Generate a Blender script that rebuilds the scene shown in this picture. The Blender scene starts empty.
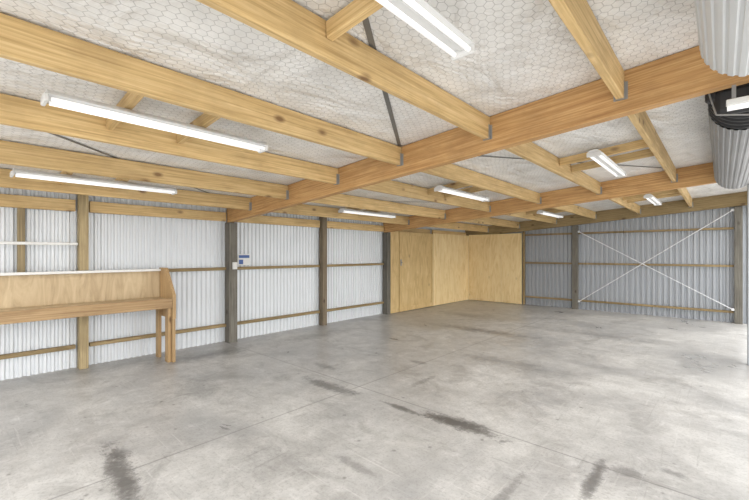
import bpy, bmesh, math, random
from mathutils import Vector, Matrix
random.seed(4)
S = bpy.context.scene
COL = S.collection
S.view_settings.view_transform = 'Standard'
S.view_settings.exposure = 0.0

# ------------------------------------------------------------ materials
def newmat(name):
    m = bpy.data.materials.new(name); m.use_nodes = True
    nt = m.node_tree
    b = nt.nodes.get('Principled BSDF')
    return m, nt, b
def N(nt, typ, **kw):
    n = nt.nodes.new(typ)
    for k, v in kw.items():
        setattr(n, k, v)
    return n
def L(nt, a, b): nt.links.new(a, b)
def ramp(nt, fac, stops):
    r = N(nt, 'ShaderNodeValToRGB')
    el = r.color_ramp.elements
    while len(el) < len(stops): el.new(0.5)
    for e, (p, c) in zip(el, stops):
        e.position = p; e.color = (c[0], c[1], c[2], 1)
    L(nt, fac, r.inputs[0]); return r.outputs[0]
def mapping(nt, scale, src='Object', loc=(0,0,0), rot=(0,0,0)):
    tc = N(nt, 'ShaderNodeTexCoord'); mp = N(nt, 'ShaderNodeMapping')
    mp.inputs['Scale'].default_value = scale; mp.inputs['Location'].default_value = loc
    mp.inputs['Rotation'].default_value = rot
    L(nt, tc.outputs[src], mp.inputs[0]); return mp.outputs[0]
def noise(nt, vec, scale, detail=4, rough=.55, dist=0.0):
    n = N(nt, 'ShaderNodeTexNoise'); n.inputs['Scale'].default_value = scale
    n.inputs['Detail'].default_value = detail; n.inputs['Roughness'].default_value = rough
    n.inputs['Distortion'].default_value = dist
    L(nt, vec, n.inputs['Vector']); return n.outputs['Fac']
def mathn(nt, op, a, b=None, c=None, clamp=False):
    n = N(nt, 'ShaderNodeMath', operation=op); n.use_clamp = clamp
    for i, v in enumerate((a, b, c)):
        if v is None: continue
        if isinstance(v, (int, float)): n.inputs[i].default_value = v
        else: L(nt, v, n.inputs[i])
    return n.outputs[0]
def mix(nt, fac, a, b, mode='MIX'):
    n = N(nt, 'ShaderNodeMixRGB', blend_type=mode)
    if isinstance(fac, (int, float)): n.inputs[0].default_value = fac
    else: L(nt, fac, n.inputs[0])
    for i, v in ((1, a), (2, b)):
        if isinstance(v, tuple): n.inputs[i].default_value = (v[0], v[1], v[2], 1)
        else: L(nt, v, n.inputs[i])
    return n.outputs[0]

def wood(name, dark, mid, light, rough=.65, knots=True, axis=0, stainamt=.40):
    """sawn timber, grain along one local axis, tone varied per board"""
    def sc(al, ac):
        v = [ac]*3; v[axis] = al; return tuple(v)
    m, nt, b = newmat(name)
    oi = N(nt, 'ShaderNodeObjectInfo')
    tc = N(nt, 'ShaderNodeTexCoord')
    off = N(nt, 'ShaderNodeVectorMath', operation='MULTIPLY_ADD')
    cmb = N(nt, 'ShaderNodeCombineXYZ')
    for i in range(3): L(nt, oi.outputs['Random'], cmb.inputs[i])
    L(nt, cmb.outputs[0], off.inputs[0]); off.inputs[1].default_value = (37, 11, 23)
    L(nt, tc.outputs['Object'], off.inputs[2])
    mp = N(nt, 'ShaderNodeMapping'); mp.inputs['Scale'].default_value = sc(.6, 24)
    L(nt, off.outputs[0], mp.inputs[0])
    g = noise(nt, mp.outputs[0], 3.0, 4, .55, .5)
    c = ramp(nt, g, [(.30, dark), (.5, mid), (.70, light)])
    mp2 = N(nt, 'ShaderNodeMapping'); mp2.inputs['Scale'].default_value = sc(1.2, 2.6)
    L(nt, off.outputs[0], mp2.inputs[0])
    blot = noise(nt, mp2.outputs[0], 1.7, 7, .68)
    bl = ramp(nt, blot, [(.46, (0,0,0)), (.66, (1,1,1))])
    c = mix(nt, mathn(nt, 'MULTIPLY', bl, stainamt), c, tuple(x*f for x, f in zip(mid, (.50,.46,.42))))
    if knots:
        v = N(nt, 'ShaderNodeTexVoronoi'); v.inputs['Scale'].default_value = 2.8
        mp3 = N(nt, 'ShaderNodeMapping'); mp3.inputs['Scale'].default_value = sc(.9, 1.7)
        L(nt, off.outputs[0], mp3.inputs[0]); L(nt, mp3.outputs[0], v.inputs['Vector'])
        k = ramp(nt, v.outputs['Distance'], [(.06, (1,1,1)), (.085, (.7,.7,.7)), (.16, (0,0,0))])
        c = mix(nt, mathn(nt, 'MULTIPLY', k, .9), c, tuple(x*f for x, f in zip(mid, (.30,.22,.18))))
    hv = N(nt, 'ShaderNodeHueSaturation')
    L(nt, c, hv.inputs['Color'])
    L(nt, mathn(nt, 'MULTIPLY_ADD', oi.outputs['Random'], .3, .84), hv.inputs['Value'])
    L(nt, hv.outputs[0], b.inputs['Base Color'])
    b.inputs['Roughness'].default_value = rough
    bp = N(nt, 'ShaderNodeBump'); bp.inputs['Strength'].default_value = .15; bp.inputs['Distance'].default_value = .01
    L(nt, g, bp.inputs['Height']); L(nt, bp.outputs[0], b.inputs['Normal'])
    return m

M_purlin = wood('pine_purlin', (.46,.30,.12), (.62,.43,.195), (.74,.55,.285))
M_rafter = wood('laminated_rafter', (.36,.18,.065), (.50,.285,.11), (.62,.395,.18), knots=False, stainamt=.42)
M_post_dark = wood('treated_post_grey', (.085,.08,.068), (.145,.135,.112), (.22,.205,.17), .8)
M_post_brown = wood('treated_post_brown', (.11,.085,.055), (.185,.145,.095), (.26,.21,.145), .8)
M_post_tan = wood('sawn_post_tan', (.22,.165,.085), (.33,.255,.135), (.43,.34,.19))
M_girt = wood('treated_girt', (.17,.12,.05), (.27,.195,.09), (.38,.285,.145))
M_bench = wood('bench_timber_long', (.28,.17,.08), (.39,.255,.125), (.49,.34,.18), axis=1)
M_benchv = wood('bench_timber_upright', (.29,.18,.08), (.41,.27,.13), (.51,.355,.185), axis=2)

def plywood(name, a, bcol, cc, kn=.6):
    m, nt, b = newmat(name)
    vec = mapping(nt, (3.0, 3.0, .6))
    g = noise(nt, vec, 2.6, 6, .62, 1.6)
    c = ramp(nt, g, [(.30, a), (.5, bcol), (.68, cc)])
    v2 = mapping(nt, (1, 1, 1)); g2 = noise(nt, v2, 1.6, 3)
    c = mix(nt, mathn(nt, 'MULTIPLY', g2, .25), c, tuple(x*.7 for x in bcol))
    v = N(nt, 'ShaderNodeTexVoronoi'); v.inputs['Scale'].default_value = 3.0
    L(nt, mapping(nt, (1,1,.6)), v.inputs['Vector'])
    k = ramp(nt, v.outputs['Distance'], [(.04, (1,1,1)), (.11, (0,0,0))])
    c = mix(nt, mathn(nt, 'MULTIPLY', k, kn), c, tuple(x*.45 for x in bcol))
    L(nt, c, b.inputs['Base Color']); b.inputs['Roughness'].default_value = .6
    return m
M_ply = plywood('plywood_pale', (.68,.49,.23), (.82,.635,.34), (.88,.72,.43), .45)
M_plyd = plywood('plywood_door', (.46,.31,.13), (.61,.435,.20), (.70,.53,.27), .7)
M_plybench = plywood('plywood_bench', (.38,.28,.165), (.52,.40,.245), (.62,.50,.32))

def iron(name, col, metallic, rough, var=.15):
    m, nt, b = newmat(name)
    vec = mapping(nt, (1, 1, 1)); g = noise(nt, vec, 1.2, 4)
    c = ramp(nt, g, [(.3, tuple(x*(1-var) for x in col)), (.7, col)])
    L(nt, c, b.inputs['Base Color'])
    b.inputs['Metallic'].default_value = metallic; b.inputs['Roughness'].default_value = rough
    return m
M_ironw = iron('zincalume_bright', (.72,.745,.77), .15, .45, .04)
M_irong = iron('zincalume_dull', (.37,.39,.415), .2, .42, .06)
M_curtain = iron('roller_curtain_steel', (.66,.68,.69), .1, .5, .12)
M_curtaind = iron('roller_curtain_dark_grey', (.33,.335,.34), .1, .5, .2)  # dark grey curtain steel of the second roller door
M_galv = iron('galvanised_steel', (.36,.36,.355), .5, .5)
M_strap = iron('strap_steel', (.22,.22,.215), .4, .5)
M_brace = iron('brace_rod_steel', (.80,.81,.82), .2, .4)
M_black = iron('black_plastic', (.035,.035,.037), 0, .6)
M_white = iron('white_enamel', (.74,.74,.72), 0, .35, .06)
M_lamp = iron('lamp_housing', (.74,.74,.73), 0, .4, .04)
M_blue = iron('blue_ink', (.05,.12,.35), 0, .5)

m, nt, b = newmat('fluorescent_tube'); M_tube = m
b.inputs['Base Color'].default_value = (.8,.8,.8,1)
b.inputs['Emission Color'].default_value = (1,.99,.97,1); b.inputs['Emission Strength'].default_value = .55

# building paper with hexagonal wire netting
m, nt, b = newmat('roof_underlay_netting'); M_ceil = m
raw = mapping(nt, (1, 1, 0))
nd = N(nt, 'ShaderNodeTexNoise'); nd.inputs['Scale'].default_value = 2.0; nd.inputs['Detail'].default_value = 2
L(nt, raw, nd.inputs['Vector'])
def vm(op, a, bb=None):
    n = N(nt, 'ShaderNodeVectorMath', operation=op)
    for i, v in enumerate((a, bb)):
        if v is None: continue
        if isinstance(v, tuple): n.inputs[i].default_value = v
        else: L(nt, v, n.inputs[i])
    return n
warp = vm('MULTIPLY', nd.outputs['Color'], (.10, .10, 0)).outputs[0]
vec = vm('MULTIPLY', vm('ADD', raw, warp).outputs[0], (1/.051, 1/.061, 0)).outputs[0]
s = (1, 1.7320508, 1)
def cell(off):
    p = vm('ADD', vec, off).outputs[0]
    q = vm('DIVIDE', p, s).outputs[0]
    fr = vm('FRACTION', q).outputs[0]
    c = vm('SUBTRACT', fr, (.5, .5, 0)).outputs[0]
    return vm('MULTIPLY', c, (s[0], s[1], 0)).outputs[0]
ca = cell((0, 0, 0)); cb = cell((.5, .8660254, 0))
def hexd(c):
    ab = vm('ABSOLUTE', c).outputs[0]
    d1 = vm('DOT_PRODUCT', ab, (.5, .8660254, 0)).outputs['Value']
    sp = N(nt, 'ShaderNodeSeparateXYZ'); L(nt, ab, sp.inputs[0])
    return mathn(nt, 'MAXIMUM', d1, sp.outputs[0])
hd = mathn(nt, 'MINIMUM', hexd(ca), hexd(cb))
wire = ramp(nt, hd, [(.452, (0,0,0)), (.476, (1,1,1))])
pv = mapping(nt, (1,1,1)); pn = noise(nt, pv, 2.6, 5, .55, .4)
paper = ramp(nt, pn, [(.32, (.71,.705,.69)), (.5, (.80,.795,.78)), (.66, (.88,.875,.86))])
sp = N(nt, 'ShaderNodeSeparateXYZ'); L(nt, pv, sp.inputs[0])
fr = mathn(nt, 'FRACT', mathn(nt, 'DIVIDE', sp.outputs[1], 1.3))
lap = ramp(nt, fr, [(0.0, (1,1,1)), (.012, (0,0,0))])
paper = mix(nt, mathn(nt, 'MULTIPLY', lap, .35), paper, (.35,.35,.34))
c = mix(nt, mathn(nt, 'MULTIPLY', wire, .55), paper, (.30,.295,.285))
L(nt, c, b.inputs['Base Color']); b.inputs['Roughness'].default_value = .42
bp = N(nt, 'ShaderNodeBump'); bp.inputs['Strength'].default_value = .75; bp.inputs['Distance'].default_value = .12
pn2 = noise(nt, mapping(nt, (1,.6,1)), 3.4, 5, .55, .6); L(nt, pn2, bp.inputs['Height']); L(nt, bp.outputs[0], b.inputs['Normal'])

# concrete floor
m, nt, b = newmat('worn_concrete'); M_floor = m
pv = mapping(nt, (1,1,1))
n1 = noise(nt, pv, .8, 9, .62, .5); n2 = noise(nt, pv, 4.5, 10, .78, .3); n3 = noise(nt, pv, 45, 4, .7)
n4 = noise(nt, mapping(nt, (1,1,1), loc=(7,3,0)), 1.6, 10, .74, .8)
c = ramp(nt, n1, [(.34, (.32,.317,.31)), (.45, (.405,.398,.386)), (.55, (.475,.467,.45)), (.67,(.55,.542,.523))])
c = mix(nt, mathn(nt, 'MULTIPLY', ramp(nt, n2, [(.40,(1,1,1)),(.54,(0,0,0))]), .34), c, (.24,.232,.22))
c = mix(nt, mathn(nt, 'MULTIPLY', ramp(nt, n2, [(.56,(0,0,0)),(.66,(1,1,1))]), .38), c, (.65,.64,.62))
c = mix(nt, mathn(nt, 'MULTIPLY', ramp(nt, n4, [(.37,(1,1,1)),(.48,(0,0,0))]), .42), c, (.19,.182,.17))
c = mix(nt, mathn(nt, 'MULTIPLY', ramp(nt, n3, [(.38,(1,1,1)),(.48,(0,0,0))]), .30), c, (.18,.172,.162))
for sc_, rz, amt, colr in (((1.0, 30, 1), 0, .28, (.69,.68,.66)), ((24, 1.2, 1), 0, .20, (.69,.68,.66)),
                     ((1.1, 22, 1), .35, .30, (.14,.135,.125)), ((22, .9, 1), .25, .25, (.14,.135,.125))):
    ns = noise(nt, mapping(nt, sc_, rot=(0,0,rz)), 1.3, 6, .7, .4)
    c = mix(nt, mathn(nt, 'MULTIPLY', ramp(nt, ns, [(.60,(0,0,0)),(.68,(1,1,1))]), amt), c, colr)
v = N(nt, 'ShaderNodeTexVoronoi'); v.inputs['Scale'].default_value = 5.0; L(nt, pv, v.inputs['Vector'])
spt = mathn(nt, 'ADD', v.outputs['Distance'], mathn(nt, 'MULTIPLY', n2, .20))
c = mix(nt, mathn(nt, 'MULTIPLY', ramp(nt, spt, [(.14,(1,1,1)),(.20,(0,0,0))]), .55), c, (.10,.092,.083))
sp = N(nt, 'ShaderNodeSeparateXYZ'); L(nt, pv, sp.inputs[0])
wob = noise(nt, pv, 6.0, 10, .82)
def stain(cx, cy, hx, hy, strength, col=(.05,.046,.042), rot=0, soft=False):
    global c
    dx = mathn(nt, 'SUBTRACT', sp.outputs[0], cx); dy = mathn(nt, 'SUBTRACT', sp.outputs[1], cy)
    cr, sr = math.cos(rot), math.sin(rot)
    ex = mathn(nt, 'DIVIDE', mathn(nt, 'ADD', mathn(nt,'MULTIPLY',dx,cr), mathn(nt,'MULTIPLY',dy,sr)), hx)
    ey = mathn(nt, 'DIVIDE', mathn(nt, 'SUBTRACT', mathn(nt,'MULTIPLY',dy,cr), mathn(nt,'MULTIPLY',dx,sr)), hy)
    d = mathn(nt, 'SQRT', mathn(nt, 'ADD', mathn(nt,'MULTIPLY',ex,ex), mathn(nt,'MULTIPLY',ey,ey)))
    d = mathn(nt, 'ADD', d, mathn(nt, 'MULTIPLY', mathn(nt,'SUBTRACT',wob,.5), 3.2))
    f = ramp(nt, d, [(.1,(1,1,1)), (1.25,(0,0,0))] if soft else [(.35,(1,1,1)), (.72,(.6,.6,.6)), (1.1,(0,0,0))])
    c = mix(nt, mathn(nt, 'MULTIPLY', f, strength), c, col)
stain(-1.72, 2.98, .42, .12, .88)
stain(-2.30, 2.91, .28, .05, .7)
stain(-3.0, .745, .64, .09, .78, rot=-.09)
stain(-3.35, .80, .14, .10, .45)
stain(-.63, 2.9, .05, .38, .7)
stain(-.48, 3.1, .12, .07, .45)
stain(-.25, 3.3, .10, .05, .45)
stain(-1.0, 2.2, .04, .5, .4)
stain(-3.32, 2.85, .48, .11, .65)
stain(-3.9, 3.3, .25, .08, .4)
stain(-3.1, 4.3, .18, .07, .4)
stain(-2.6, 3.7, .06, .30, .35)
stain(-1.9, 1.9, .25, .05, .4)
stain(-5.65, 2.5, .28, .9, .55, soft=True)
stain(-5.5, 4.4, .3, .7, .4, soft=True)
stain(-3.6, 6.9, 1.5, .25, .55, soft=True)
stain(-2.2, 5.1, 1.1, .35, .42, soft=True)
stain(-1.4, 4.2, .45, .6, .3, soft=True)
stain(-4.3, 1.8, .6, .3, .4, soft=True)
stain(-2.4, 1.6, .4, .6, .3, soft=True)
stain(-4.6, 8.4, 1.0, .4, .4, soft=True)
stain(-1.5, 8.0, 1.3, .35, .35, soft=True)
for ax, pos, st in ((0, -3.03, .55), (1, 3.06, .55)):
    d = mathn(nt, 'ABSOLUTE', mathn(nt, 'SUBTRACT', sp.outputs[ax], pos))
    f = ramp(nt, d, [(.003,(1,1,1)), (.011,(0,0,0))])
    c = mix(nt, mathn(nt, 'MULTIPLY', f, st), c, (.13,.125,.12))
L(nt, c, b.inputs['Base Color'])
L(nt, ramp(nt, n1, [(.3,(.25,)*3),(.7,(.48,)*3)]), b.inputs['Roughness'])
bp = N(nt, 'ShaderNodeBump'); bp.inputs['Strength'].default_value = .12; bp.inputs['Distance'].default_value = .01
L(nt, n2, bp.inputs['Height']); L(nt, bp.outputs[0], b.inputs['Normal'])

m, nt, b = newmat('yard_concrete'); M_yard = m
pv = mapping(nt, (1,1,1)); n1 = noise(nt, pv, 1.2, 6)
L(nt, ramp(nt, n1, [(.3,(.50,.49,.47)),(.7,(.66,.65,.63))]), b.inputs['Base Color']); b.inputs['Roughness'].default_value = .85

# ------------------------------------------------------------ geometry helpers
def add_obj(name, me, mat=None, parent=None, label=None, category=None, group=None, kind=None):
    o = bpy.data.objects.new(name, me); COL.objects.link(o)
    if mat is not None and me is not None: me.materials.append(mat)
    if parent is not None: o.parent = parent
    if label: o['label'] = label
    if category: o['category'] = category
    if group: o['group'] = group
    if kind: o['kind'] = kind
    return o
def bm_box(bm, lo, hi, bevel=0.0):
    r = bmesh.ops.create_cube(bm, size=1)
    vs = r['verts']
    for v in vs:
        v.co = Vector([lo[i] + (v.co[i]+.5)*(hi[i]-lo[i]) for i in range(3)])
    if bevel > 0:
        es = list({e for v in vs for e in v.link_edges})
        bmesh.ops.bevel(bm, geom=es, offset=bevel, segments=1, affect='EDGES')
def bm_cyl(bm, p0, p1, rad, seg=16):
    p0, p1 = Vector(p0), Vector(p1); d = p1-p0
    q = d.to_track_quat('Z', 'Y').to_matrix().to_4x4()
    mt = Matrix.Translation((p0+p1)/2) @ q
    bmesh.ops.create_cone(bm, cap_ends=True, segments=seg, radius1=rad, radius2=rad, depth=d.length, matrix=mt)
def to_mesh(bm, name, smooth=False):
    bmesh.ops.recalc_face_normals(bm, faces=bm.faces)
    me = bpy.data.meshes.new(name); bm.to_mesh(me); bm.free()
    if smooth:
        for p in me.polygons: p.use_smooth = len(p.vertices) <= 4
    return me
def beam_mesh(name, length, w, h, bevel=.004):
    bm = bmesh.new(); bm_box(bm, (-length/2, -w/2, -h/2), (length/2, w/2, h/2), min(bevel, h*.2, w*.2))
    return to_mesh(bm, name)
def beam(name, p0, p1, w, h, mat, **kw):
    """timber between two centre points, w = horizontal thickness, h = depth"""
    p0, p1 = Vector(p0), Vector(p1); d = p1-p0
    o = add_obj(name, beam_mesh(name, d.length, w, h), mat, **kw)
    x = d.normalized()
    up = Vector((0,0,1)) if abs(x.z) < .9 else Vector((0,1,0))
    y = up.cross(x).normalized(); z = x.cross(y)
    R = Matrix((x, y, z)).transposed().to_4x4()
    o.matrix_world = Matrix.Translation((p0+p1)/2) @ R
    return o

RS = .0765
def roof(x): return 2.808 + RS*x          # underside of the roof lining
WL = -6.30                                 # left sheet plane
T0, SP = 3.145, 2.04
YB = 11.42                                 # back sheet plane
YR = 11.355                                # rafter against the back wall

# ------------------------------------------------------------ shell
bm = bmesh.new()
bm_box(bm, (-6.45, -1.6, -.15), (.75, 11.6, 0))
floor = add_obj('floor', to_mesh(bm, 'floor'), M_floor, kind='structure', label='worn stained grey concrete slab floor')
bm = bmesh.new(); bm_box(bm, (-60, -60, -.35), (60, 60, -.16))
add_obj('ground', to_mesh(bm, 'ground'), M_yard, kind='structure', label='pale concrete yard outside the shed')
bm = bmesh.new()
bm_box(bm, (-6.5, -1.3, 0), (.9, 11.6, .03))
for v in bm.verts: v.co.z += roof(v.co.x)
add_obj('ceiling', to_mesh(bm, 'ceiling'), M_ceil, kind='structure', label='white roof underlay held by hexagonal wire netting')

def corrugated(name, p0, p1, topf, pitch, amp, mat, prof, **kw):
    p0, p1 = Vector(p0), Vector(p1); d = (p1-p0); Ln = d.length; x = d.normalized()
    n = Vector((0,0,1)).cross(x)
    bm = bmesh.new(); prev = None
    k = 0; done = False
    while not done:
        for f, a in prof:
            s_ = (k+f)*pitch
            if s_ >= Ln: s_ = Ln; done = True
            P = p0 + x*s_ + n*(a*amp)
            v = (bm.verts.new((P.x, P.y, 0)), bm.verts.new((P.x, P.y, topf(P.x))))
            if prev: bm.faces.new((prev[0], v[0], v[1], prev[1]))
            prev = v
            if done: break
        k += 1
    me = to_mesh(bm, name)
    o = add_obj(name, me, mat, **kw)
    md = o.modifiers.new('thick', 'SOLIDIFY'); md.thickness = .002
    return o
corrugated('wall_left', (WL, -1.1, 0), (WL, YB, 0), lambda x: roof(WL), .076, .026, M_ironw,
           [(0,0),(.30,0),(.45,.85),(.52,1),(.78,1),(.85,.85)],
           kind='structure', label='bright corrugated iron wall sheeting')
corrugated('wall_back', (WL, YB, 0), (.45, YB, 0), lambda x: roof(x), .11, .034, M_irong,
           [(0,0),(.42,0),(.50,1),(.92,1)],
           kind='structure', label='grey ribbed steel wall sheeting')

# ------------------------------------------------------------ rafters
RB = .29
for i, t in enumerate((T0-2*SP, T0, T0+2*SP, YR)):
    x0, x1 = -6.26, .50
    zc = lambda x: roof(x) - .004 - RB/2
    beam('rafter', (x0, t, zc(x0)), (x1, t, zc(x1)), .09, RB, M_rafter if i < 3 else M_girt, category='roof beam',
         group='shed rafters', label='deep honey-orange laminated timber rafter spanning the shed' if i < 3 else 'dark treated timber rafter against the ribbed steel wall')

# ------------------------------------------------------------ purlins
PX = [-5.478, -4.483, -3.444+.0, -2.468, -1.50, -.517]
PH, PW = .19, .048
rows = [(T0-2*SP, T0), (T0, T0+2*SP), (T0+2*SP, YR)]
def hanger_mesh():
    bm = bmesh.new()
    e = .0015
    for sy in (-1, 1):
        y = sy*(PW/2+.0005)
        bm_box(bm, (-.035, min(y, y+sy*e), -PH/2-.002), (0, max(y, y+sy*e), PH/2-.07))
        bm_box(bm, (-.002, min(y, y+sy*.018), -PH/2-.002), (0, max(y, y+sy*.018), PH/2-.07))
    bm_box(bm, (-.035, -PW/2-.002, -PH/2-.003), (0, PW/2+.002, -PH/2-.0005))
    me = to_mesh(bm, 'joist_hanger'); me.materials.append(M_galv); return me
HM = hanger_mesh()
for (a, b_) in rows:
    for px in PX:
        y0, y1 = a+.045, b_-.045
        z = roof(px) - .010 - PH/2
        p = beam('purlin', (px, y0, z), (px, y1, z), PW, PH, M_purlin, category='roof beam',
                 group='roof purlins', label='pale yellow pine purlin hung between rafters')
        ln = y1-y0
        for sgn in (1, -1):
            h = bpy.data.objects.new('joist_hanger', HM); COL.objects.link(h); h.parent = p
            h['label'] = 'galvanised steel joist hanger'
            h.location = (sgn*ln/2, 0, 0)
            if sgn < 0: h.rotation_euler = (0, 0, math.pi)

# ------------------------------------------------------------ noggings and lamps
LL = 1.45
def lamp_build():
    root = bpy.data.objects.new('fluorescent_lamp', None); COL.objects.link(root)
    bm = bmesh.new()
    prof = [(-.030,0),(-.066,-.026),(-.072,-.036),(-.018,-.036),(-.010,-.052),(.010,-.052),(.018,-.036),(.072,-.036),(.066,-.026),(.030,0)]
    A = [bm.verts.new((-LL/2, y, z)) for y, z in prof]; B = [bm.verts.new((LL/2, y, z)) for y, z in prof]
    n = len(prof)
    for i in range(n): bm.faces.new((A[i], A[(i+1)%n], B[(i+1)%n], B[i]))
    bm.faces.new(A); bm.faces.new(B)
    add_obj('lamp_body', to_mesh(bm, 'lamp_body'), M_lamp, parent=root)
    for sx in (-1, 1):
        bm = bmesh.new()
        bm_box(bm, (sx*LL/2-.018, -.068, -.078), (sx*LL/2+.006, .068, -.030), .006)
        add_obj('lamp_end_cap', to_mesh(bm, 'cap'), M_lamp, parent=root)
    for sy in (-1, 1):
        bm = bmesh.new()
        bm_cyl(bm, (-LL/2+.02, sy*.042, -.058), (LL/2-.02, sy*.042, -.058), .013, 14)
        add_obj('lamp_tube', to_mesh(bm, 'tube', True), M_tube, parent=root)
    return root
proto = None
def copy_tree(src):
    r = src.copy(); COL.objects.link(r)
    for c in src.children:
        k = c.copy(); k.parent = r; COL.objects.link(k)
    return r
lamps = []
for ys in (.35, 4.58, 8.65):
    for lx, (pa, pb) in ((-4.98,(0,1)), (-2.956,(2,3)), (-1.008,(4,5))):
        if ys > 8 and lx < -4: continue
        for yy in (ys+.42, ys+.92):
            xa, xb = PX[pa]+PW/2+.0035, PX[pb]-PW/2-.0035
            if lx > -2 and ys < 1: xb = lx + .05
            zz = lambda x: roof(x)-.110+.045
            beam('nogging', (xa, yy, zz(xa)), (xb, yy, zz(xb)), .045, .09, M_purlin, category='timber block',
                 group='lamp support noggings', label='short pine block between purlins carrying a lamp')
        lamps.append((lx, ys+LL/2, roof(lx)-.110-.002))
for i, (x, y, z) in enumerate(lamps):
    if i == 0: o = lamp_build(); proto = o
    else: o = copy_tree(proto)
    o.location = (x, y, z-.001); o.rotation_euler = (0, 0, math.pi/2)
    o['label'] = 'white twin-tube fluorescent batten light under the purlins'
    o['category'] = 'lamp'; o['group'] = 'fluorescent batten lights'
# diagonal steel straps on top of the purlins
def strap(x0, y0, x1, y1):
    beam('brace_strap', (x0, y0, roof(x0)-.0045), (x1, y1, roof(x1)-.0045), .035, .002, M_strap, category='metal strap',
         group='roof brace straps', label='thin galvanised diagonal strap under the roof lining')
strap(-.2, -.32, -2.44, 3.05)
strap(-3.1, -.8, -5.9, 3.0)
strap(-2.5, 3.3, -.6, 7.0)
strap(-5.6, 3.3, -3.6, 7.0)

# ------------------------------------------------------------ left wall frame
def post(x, y, w, d, top, mat, name='wall_post', **kw):
    return beam(name, (x, y, 0), (x, y, top), w, d, mat, category='post', group='wall posts', **kw)
idx = lambda i: T0 + i*SP
post(-6.19, idx(-2)+.1, .15, .12, roof(-6.19)-.31, M_post_dark, label='dark treated timber wall post')
post(-6.20, idx(-1), .12, .10, roof(-6.20)-.01, M_post_tan, label='greenish-brown sawn timber wall post beside the workbench')
post(-6.19, idx(0), .15, .15, roof(-6.19)-.30, M_post_dark, label='dark weathered timber post carrying a rafter')
post(-6.20, idx(1), .12, .12, roof(-6.20)-.01, M_post_brown, label='brown treated timber wall post')
post(-6.19, idx(2), .15, .13, roof(-6.19)-.30, M_post_dark, label='dark weathered timber post beside the plywood door')
for i in range(-2, 4):
    ya, yb = idx(i)+.075, idx(i+1)-.075
    if i == -2: ya += .09
    if i == 3: yb += .05
    if i < 2:
        for z, h in ((.29, .05), (1.25, .05)):
            beam('wall_girt', (-6.240, ya, z), (-6.240, yb, z), .06, h, M_girt, category='wall rail', group='left wall girts',
                 label='horizontal treated timber girt against corrugated iron')
    beam('wall_top_rail', (-6.235, ya, 2.13), (-6.235, yb, 2.13), .05, .15, M_purlin, category='wall rail', group='wall top rails',
         label='pale timber rail along the top of the wall')
beam('wall_stud', (-6.240, .51, 1.277), (-6.240, .51, 2.053), .055, .07, M_post_tan, category='stud', label='short sawn stud above the workbench')
beam('shelf_rail', (-6.194, -.80, 1.63), (-6.194, idx(-1)-.053, 1.63), .025, .035, M_white, category='rail', label='white painted rail on the wall above the workbench')

# notice and switches
n_ = add_obj('wall_notice', None, label='small blue and white paper notice by the post', category='notice')
n_.location = (-6.266, idx(0)+.28, 1.40)
bm = bmesh.new(); bm_box(bm, (-.003, -.12, -.10), (.003, .12, .10), .001)
add_obj('notice_sheet', to_mesh(bm, 'sheet'), M_white, parent=n_)
bm = bmesh.new(); bm_box(bm, (.0035, -.10, .03), (.0045, .10, .08)); bm_box(bm, (.0035, -.10, -.08), (.0045, -.02, 0))
add_obj('notice_print', to_mesh(bm, 'print'), M_blue, parent=n_)
def switch(x, y, z, lab):
    r = bpy.data.objects.new('wall_switch', None); COL.objects.link(r); r.location = (x, y, z)
    r['label'] = lab; r['category'] = 'switch'
    bm = bmesh.new(); bm_box(bm, (0, -.04, -.06), (.03, .04, .06), .006)
    add_obj('switch_box', to_mesh(bm, 'switch_box'), M_white, parent=r)
    bm = bmesh.new(); bm_box(bm, (.0305, -.012, -.018), (.038, .012, .018), .002)
    add_obj('switch_rocker', to_mesh(bm, 'rocker'), M_white, parent=r)
switch(-6.114, idx(0)+.02, 1.30, 'white plastic switch box on the dark post')

# ------------------------------------------------------------ plywood lining and door
def panel(name, lo, hi, mat, **kw):
    c0 = Vector([(lo[i]+hi[i])/2 for i in range(3)])
    bm = bmesh.new(); bm_box(bm, tuple(Vector(lo)-c0), tuple(Vector(hi)-c0), .002)
    o = add_obj(name, to_mesh(bm, name), mat, **kw); o.location = c0; return o
XP = -6.11
yd0, yd1 = idx(2)+.40, idx(3)-.10
panel('plywood_panel', (XP-.012, idx(2)+.07, 0.01), (XP, yd0-.01, 2.08), M_plyd, category='plywood sheet', group='plywood lining', label='narrow plywood strip between post and door')
d = bpy.data.objects.new('door_1', None); COL.objects.link(d); d.location = (XP, yd0, 0); d['kind'] = 'structure'
d['label'] = 'plain plywood door with small latch'
W = yd1-yd0; DH = 2.075
bm = bmesh.new(); bm_box(bm, (-.03, 0, .015), (.0, W, DH), .003); add_obj('door_panel', to_mesh(bm, 'door_panel'), M_plyd, parent=d)
bm = bmesh.new()
bm_box(bm, (.001, 0, .015), (.025, .09, DH), .002); bm_box(bm, (.001, W-.09, .015), (.025, W, DH), .002)
bm_box(bm, (.001, .092, DH-.09), (.025, W-.092, DH), .002); bm_box(bm, (.001, .092, .015), (.025, W-.092, .12), .002)
add_obj('door_batten', to_mesh(bm, 'door_batten'), M_plyd, parent=d)
bm = bmesh.new(); bm_box(bm, (.026, .02, 1.2), (.040, .07, 1.36), .003); bm_cyl(bm, (.040, .045, 1.28), (.075, .045, 1.28), .012)
add_obj('door_latch', to_mesh(bm, 'latch'), M_galv, parent=d)
panel('plywood_panel', (XP-.012, yd1+.01, .01), (XP, 11.27, 2.10), M_ply, category='plywood sheet', group='plywood lining', label='pale plywood sheet lining the corner')
panel('plywood_panel', (XP+.001, 11.272, .01), (-5.02, 11.285, 2.12), M_ply, category='plywood sheet', group='plywood lining', label='pale plywood sheet lining the corner')
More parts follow.
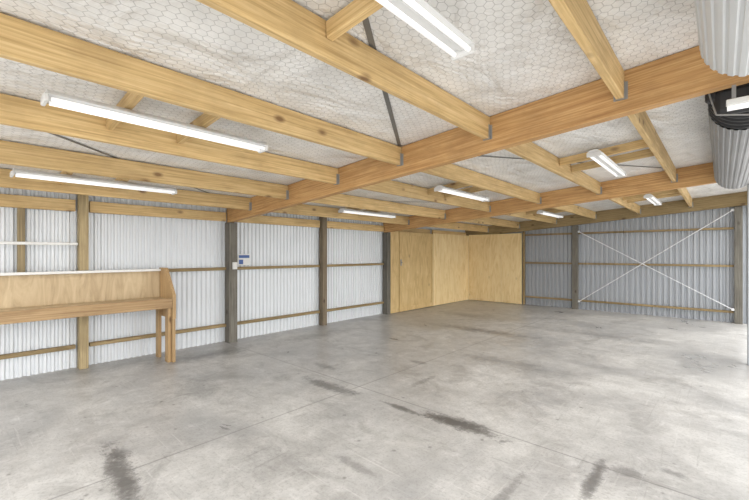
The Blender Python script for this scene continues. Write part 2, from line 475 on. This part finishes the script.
panel('plywood_panel', (-5.015, 11.272, .01), (-4.38, 11.285, 2.12), M_ply, category='plywood sheet', group='plywood lining', label='narrower pale plywood sheet beside ribbed steel wall')

# ------------------------------------------------------------ back wall frame
post(-2.94, 11.33, .13, .13, roof(-2.94)-.31, M_post_dark, label='dark timber post against the ribbed steel wall')
post(.27, 11.33, .13, .13, roof(.27)-.31, M_post_dark, label='dark corner post beside the doorway')
post(-4.34, 11.345, .05, .09, roof(-4.34)-.31, M_girt, label='thin treated stud at the plywood edge')
for (xa, xb) in ((-4.31, -3.01), (-2.87, .20)):
    for z in (.24, 1.24, 2.06):
        beam('wall_girt', (xa, 11.354, z), (xb, 11.354, z), .055, .05, M_girt, category='wall rail', group='back wall girts',
             label='horizontal treated timber girt against ribbed steel')
def rod(x0, z0, x1, z1, y):
    bm = bmesh.new(); bm_cyl(bm, (x0, y, z0), (x1, y, z1), .010, 8)
    for x, z in ((x0, z0), (x1, z1)): bm_box(bm, (x-.025, y-.006, z-.025), (x+.025, y+.008, z+.025), .002)
    add_obj('brace_rod', to_mesh(bm, 'brace_rod'), M_brace, category='brace', group='back wall brace rods',
            label='thin bright steel cross-brace rod on the wall')
rod(-2.84, .22, .18, 2.45, 11.298)
rod(-2.84, 2.10, .18, .30, 11.275)

# ------------------------------------------------------------ open side: posts, lintel, drums
for t in (T0-2*SP, T0, T0+2*SP):
    beam('door_post', (.33, t, 0), (.33, t, roof(.33)-.30), .14, .12, M_irong, category='post', group='doorway posts',
         label='pale grey metal-clad post between roller doorways')
for (a, b_) in rows:
    beam('door_lintel', (.60, a, roof(.6)-.17), (.60, b_-.01, roof(.6)-.17), .05, .30, M_purlin, category='beam', group='doorway lintels',
         label='timber lintel above the roller doorway')
def drum(y0, y1, cx, cz, rad, mat, dark):
    r = bpy.data.objects.new('roller_door', None); COL.objects.link(r); r.location = (cx, y0, cz)
    ln = y1-y0
    r['label'] = 'rolled-up steel roller door with black end drum and opener unit' if dark else 'rolled-up pale ribbed steel roller door above the opening'
    r['category'] = 'roller door'; r['group'] = 'rolled-up roller doors'
    def rib(an, rad_): return rad_ - .003 + .003*(1 if (an/(2*math.pi)*30) % 1 < .62 else -1)
    seg = 30*8; bm = bmesh.new(); A = []; B = []
    ystart = .06 if not dark else .40
    for i in range(seg):
        an = 2*math.pi*i/seg; rr = rib(an, rad)
        A.append(bm.verts.new((rr*math.cos(an), ystart, rr*math.sin(an))))
        B.append(bm.verts.new((rr*math.cos(an), ln-.06, rr*math.sin(an))))
    for i in range(seg): bm.faces.new((A[i], A[(i+1)%seg], B[(i+1)%seg], B[i]))
    add_obj('curtain', to_mesh(bm, 'curtain'), mat, parent=r)
    bm = bmesh.new()
    for e_, (ya, yb) in enumerate(((ystart+.002, ystart+.06), (ln-.12, ln-.062))):
        pr = None
        for i in range(0, 150):
            an = 2*math.pi*i/40
            rr = rad - .018 - .012*(i/40)
            v = (bm.verts.new((rr*math.cos(an), ya, rr*math.sin(an))), bm.verts.new((rr*math.cos(an), yb, rr*math.sin(an))))
            if pr: bm.faces.new((pr[0], v[0], v[1], pr[1]))
            pr = v
    add_obj('inner_turns', to_mesh(bm, 'inner_turns'), mat, parent=r)
    for k, (ya, yb) in enumerate(((0.02, .058), (ln-.058, ln-.02))):
        bm = bmesh.new(); bm_cyl(bm, (0, ya, 0), (0, yb, 0), rad*.80, 40)
        for j in range(10):
            an = 2*math.pi*j/10
            bm_cyl(bm, (rad*.70*math.cos(an), ya-.012, rad*.70*math.sin(an)), (rad*.70*math.cos(an), ya, rad*.70*math.sin(an)), .012, 8)
        add_obj('drum_wheel', to_mesh(bm, 'drum_wheel'), M_black if dark else M_galv, parent=r)
    bm = bmesh.new(); bm_cyl(bm, (0, -.035, 0), (0, ln+.03, 0), .022)
    add_obj('axle', to_mesh(bm, 'axle'), M_galv, parent=r)
    for ya in (-.022, ln+.010):
        bm = bmesh.new(); bm_box(bm, (-.04, ya, -.03), (.43-cx+.0, ya+.01, .03), .002)
        bm_box(bm, (.40-cx, ya-.02, -.12), (.43-cx, ya+.03, .14), .002)
        add_obj('bracket', to_mesh(bm, 'bracket'), M_galv, parent=r)
    bm = bmesh.new(); bm_box(bm, (rad-.01, max(.08, ystart), -.16), (rad+.02, ln-.08, .0), .004)
    add_obj('bottom_rail', to_mesh(bm, 'bottom_rail'), M_galv, parent=r)
    if dark:
        # black drum end: dished wheel, hub core, ring flanges
        bm = bmesh.new(); bm_cyl(bm, (0, .06, 0), (0, .39, 0), rad*.90, 48)
        for ya in (.07, .16, .25, .34): bm_cyl(bm, (0, ya, 0), (0, ya+.022, 0), rad*.985, 48)
        add_obj('sleeve', to_mesh(bm, 'sleeve'), M_black, parent=r)
        bm = bmesh.new()
        bm_box(bm, (-rad+.04, -.07, -.19), (rad*.8, .015, -.02), .03)
        bm_box(bm, (-rad-.005, -.05, -.09), (-rad+.06, .012, .13), .015)
        add_obj('opener_unit', to_mesh(bm, 'opener_unit'), M_black, parent=r)
        bm = bmesh.new()
        pts = [(-rad+.05, -.06, .10), (-rad+.01, -.065, -.02), (-rad+.05, -.075, -.19), (.03, -.08, -.235), (.2, -.075, -.17)]
        for p, q in zip(pts, pts[1:]): bm_cyl(bm, p, q, .005, 8)
        add_obj('cable', to_mesh(bm, 'cable'), M_galv, parent=r)
    return r
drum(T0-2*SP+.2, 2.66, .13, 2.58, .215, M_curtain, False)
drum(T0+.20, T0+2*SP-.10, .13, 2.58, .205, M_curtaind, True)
# short white light hung beneath the rafter end
zl = 2.40
r = bpy.data.objects.new('strip_light', None); COL.objects.link(r); r.location = (.135, T0, zl)
r['label'] = 'short white strip light hung below the rafter end'; r['category'] = 'lamp'
bm = bmesh.new(); bm_box(bm, (-.115, -.025, -.004), (.115, .025, .03), .004); add_obj('lamp_body', to_mesh(bm, 'b'), M_white, parent=r)
bm = bmesh.new(); bm_cyl(bm, (-.11, 0, -.020), (.11, 0, -.020), .015); add_obj('lamp_tube', to_mesh(bm, 'b', True), M_tube, parent=r)
for sx in (-.08, .08):
    bm = bmesh.new(); bm_box(bm, (sx-.01, -.003, .03), (sx+.01, .003, roof(.135+sx)-.295-zl-.001)); add_obj('hanger', to_mesh(bm, 'h'), M_galv, parent=r)

# ------------------------------------------------------------ workbench
wb = bpy.data.objects.new('workbench', None); COL.objects.link(wb); wb.location = (-5.9, .6, 0)
wb['label'] = 'plywood workbench with upstand and tapered end panel against the wall'; wb['category'] = 'workbench'
def part(name, boxes, mat, bev=.003, label=None):
    bm = bmesh.new()
    for lo, hi in boxes:
        bm_box(bm, (lo[0]+5.9, lo[1]-.6, lo[2]), (hi[0]+5.9, hi[1]-.6, hi[2]), bev)
    return add_obj(name, to_mesh(bm, name), mat, parent=wb, label=label)
Y0, Y1 = -.85, 2.04
XF = -5.60
part('back_panel', [((-6.11, Y0, .87), (-6.095, Y1-.045, 1.25))], M_plybench)
part('top_ledge', [((-6.125, Y0, 1.252), (-6.04, Y1-.045, 1.285))], M_white, label='white painted ledge strip')
part('worktop', [((-6.12, Y0, .84), (XF-.04, Y1-.045, .868))], M_plybench)
part('front_rail', [((XF-.038, Y0, .755), (XF, Y1-.045, .888))], M_bench)
part('back_rail', [((-6.115, Y0, .76), (-6.08, Y1-.045, .838))], M_bench)
for y in (Y0, .2, 1.2):
    part('bearer', [((-6.078, y, .77), (XF-.04, y+.04, .838))], M_bench)
part('leg', [((XF-.15, Y1-.09, 0), (XF-.040, Y1-.046, .838))], M_benchv)
part('leg', [((-6.12, Y1-.09, 0), (-6.02, Y1-.046, .758))], M_benchv)
part('leg', [((XF-.15, Y0+.045, 0), (XF-.04, Y0+.09, .838))], M_benchv)
part('foot_board', [((XF-.22, Y1-.044, 0), (XF, Y1-.004, .60))], M_benchv, label='wide plank doubling the end leg')
bm = bmesh.new()
prof = [(-6.125, .602), (XF, .602), (XF, .93), (-5.90, 1.30), (-6.125, 1.30)]
A = [bm.verts.new((x+5.9, Y1-.042-.6, z)) for x, z in prof]; B = [bm.verts.new((x+5.9, Y1-.6, z)) for x, z in prof]
for i in range(5): bm.faces.new((A[i], A[(i+1)%5], B[(i+1)%5], B[i]))
bm.faces.new(A); bm.faces.new(B)
add_obj('side_panel', to_mesh(bm, 'side_panel'), M_benchv, parent=wb)

# ------------------------------------------------------------ light
w = bpy.data.worlds.new('sky'); S.world = w; w.use_nodes = True
bg = w.node_tree.nodes['Background']; bg.inputs[0].default_value = (.975,.985,1,1); bg.inputs[1].default_value = 3.5
sl = bpy.data.lights.new('hazy_sun', 'SUN'); sl.energy = 1.9; sl.angle = math.radians(50); sl.color = (1,.95,.87)
so = bpy.data.objects.new('hazy_sun', sl); COL.objects.link(so)
so.rotation_euler = Vector((-.86, .12, -.50)).to_track_quat('-Z', 'Y').to_euler(); so.location = (8, 3, 8)
for (x, y, z) in lamps:
    ld = bpy.data.lights.new('tube_glow', 'AREA'); ld.shape = 'RECTANGLE'; ld.size = .1; ld.size_y = 1.4; ld.energy = 8; ld.color = (1,.97,.92)
    lo = bpy.data.objects.new('tube_glow', ld); COL.objects.link(lo); lo.location = (x, y, z-.085)

cam = bpy.data.cameras.new('camera'); co = bpy.data.objects.new('camera', cam); COL.objects.link(co)
co.location = (0, 0, 1.5); co.rotation_euler = (math.pi/2, 0, math.atan(347/380))
cam.sensor_width = 36; cam.lens = 380/749*36; cam.shift_y = 4/749; cam.clip_start = .02
S.camera = co
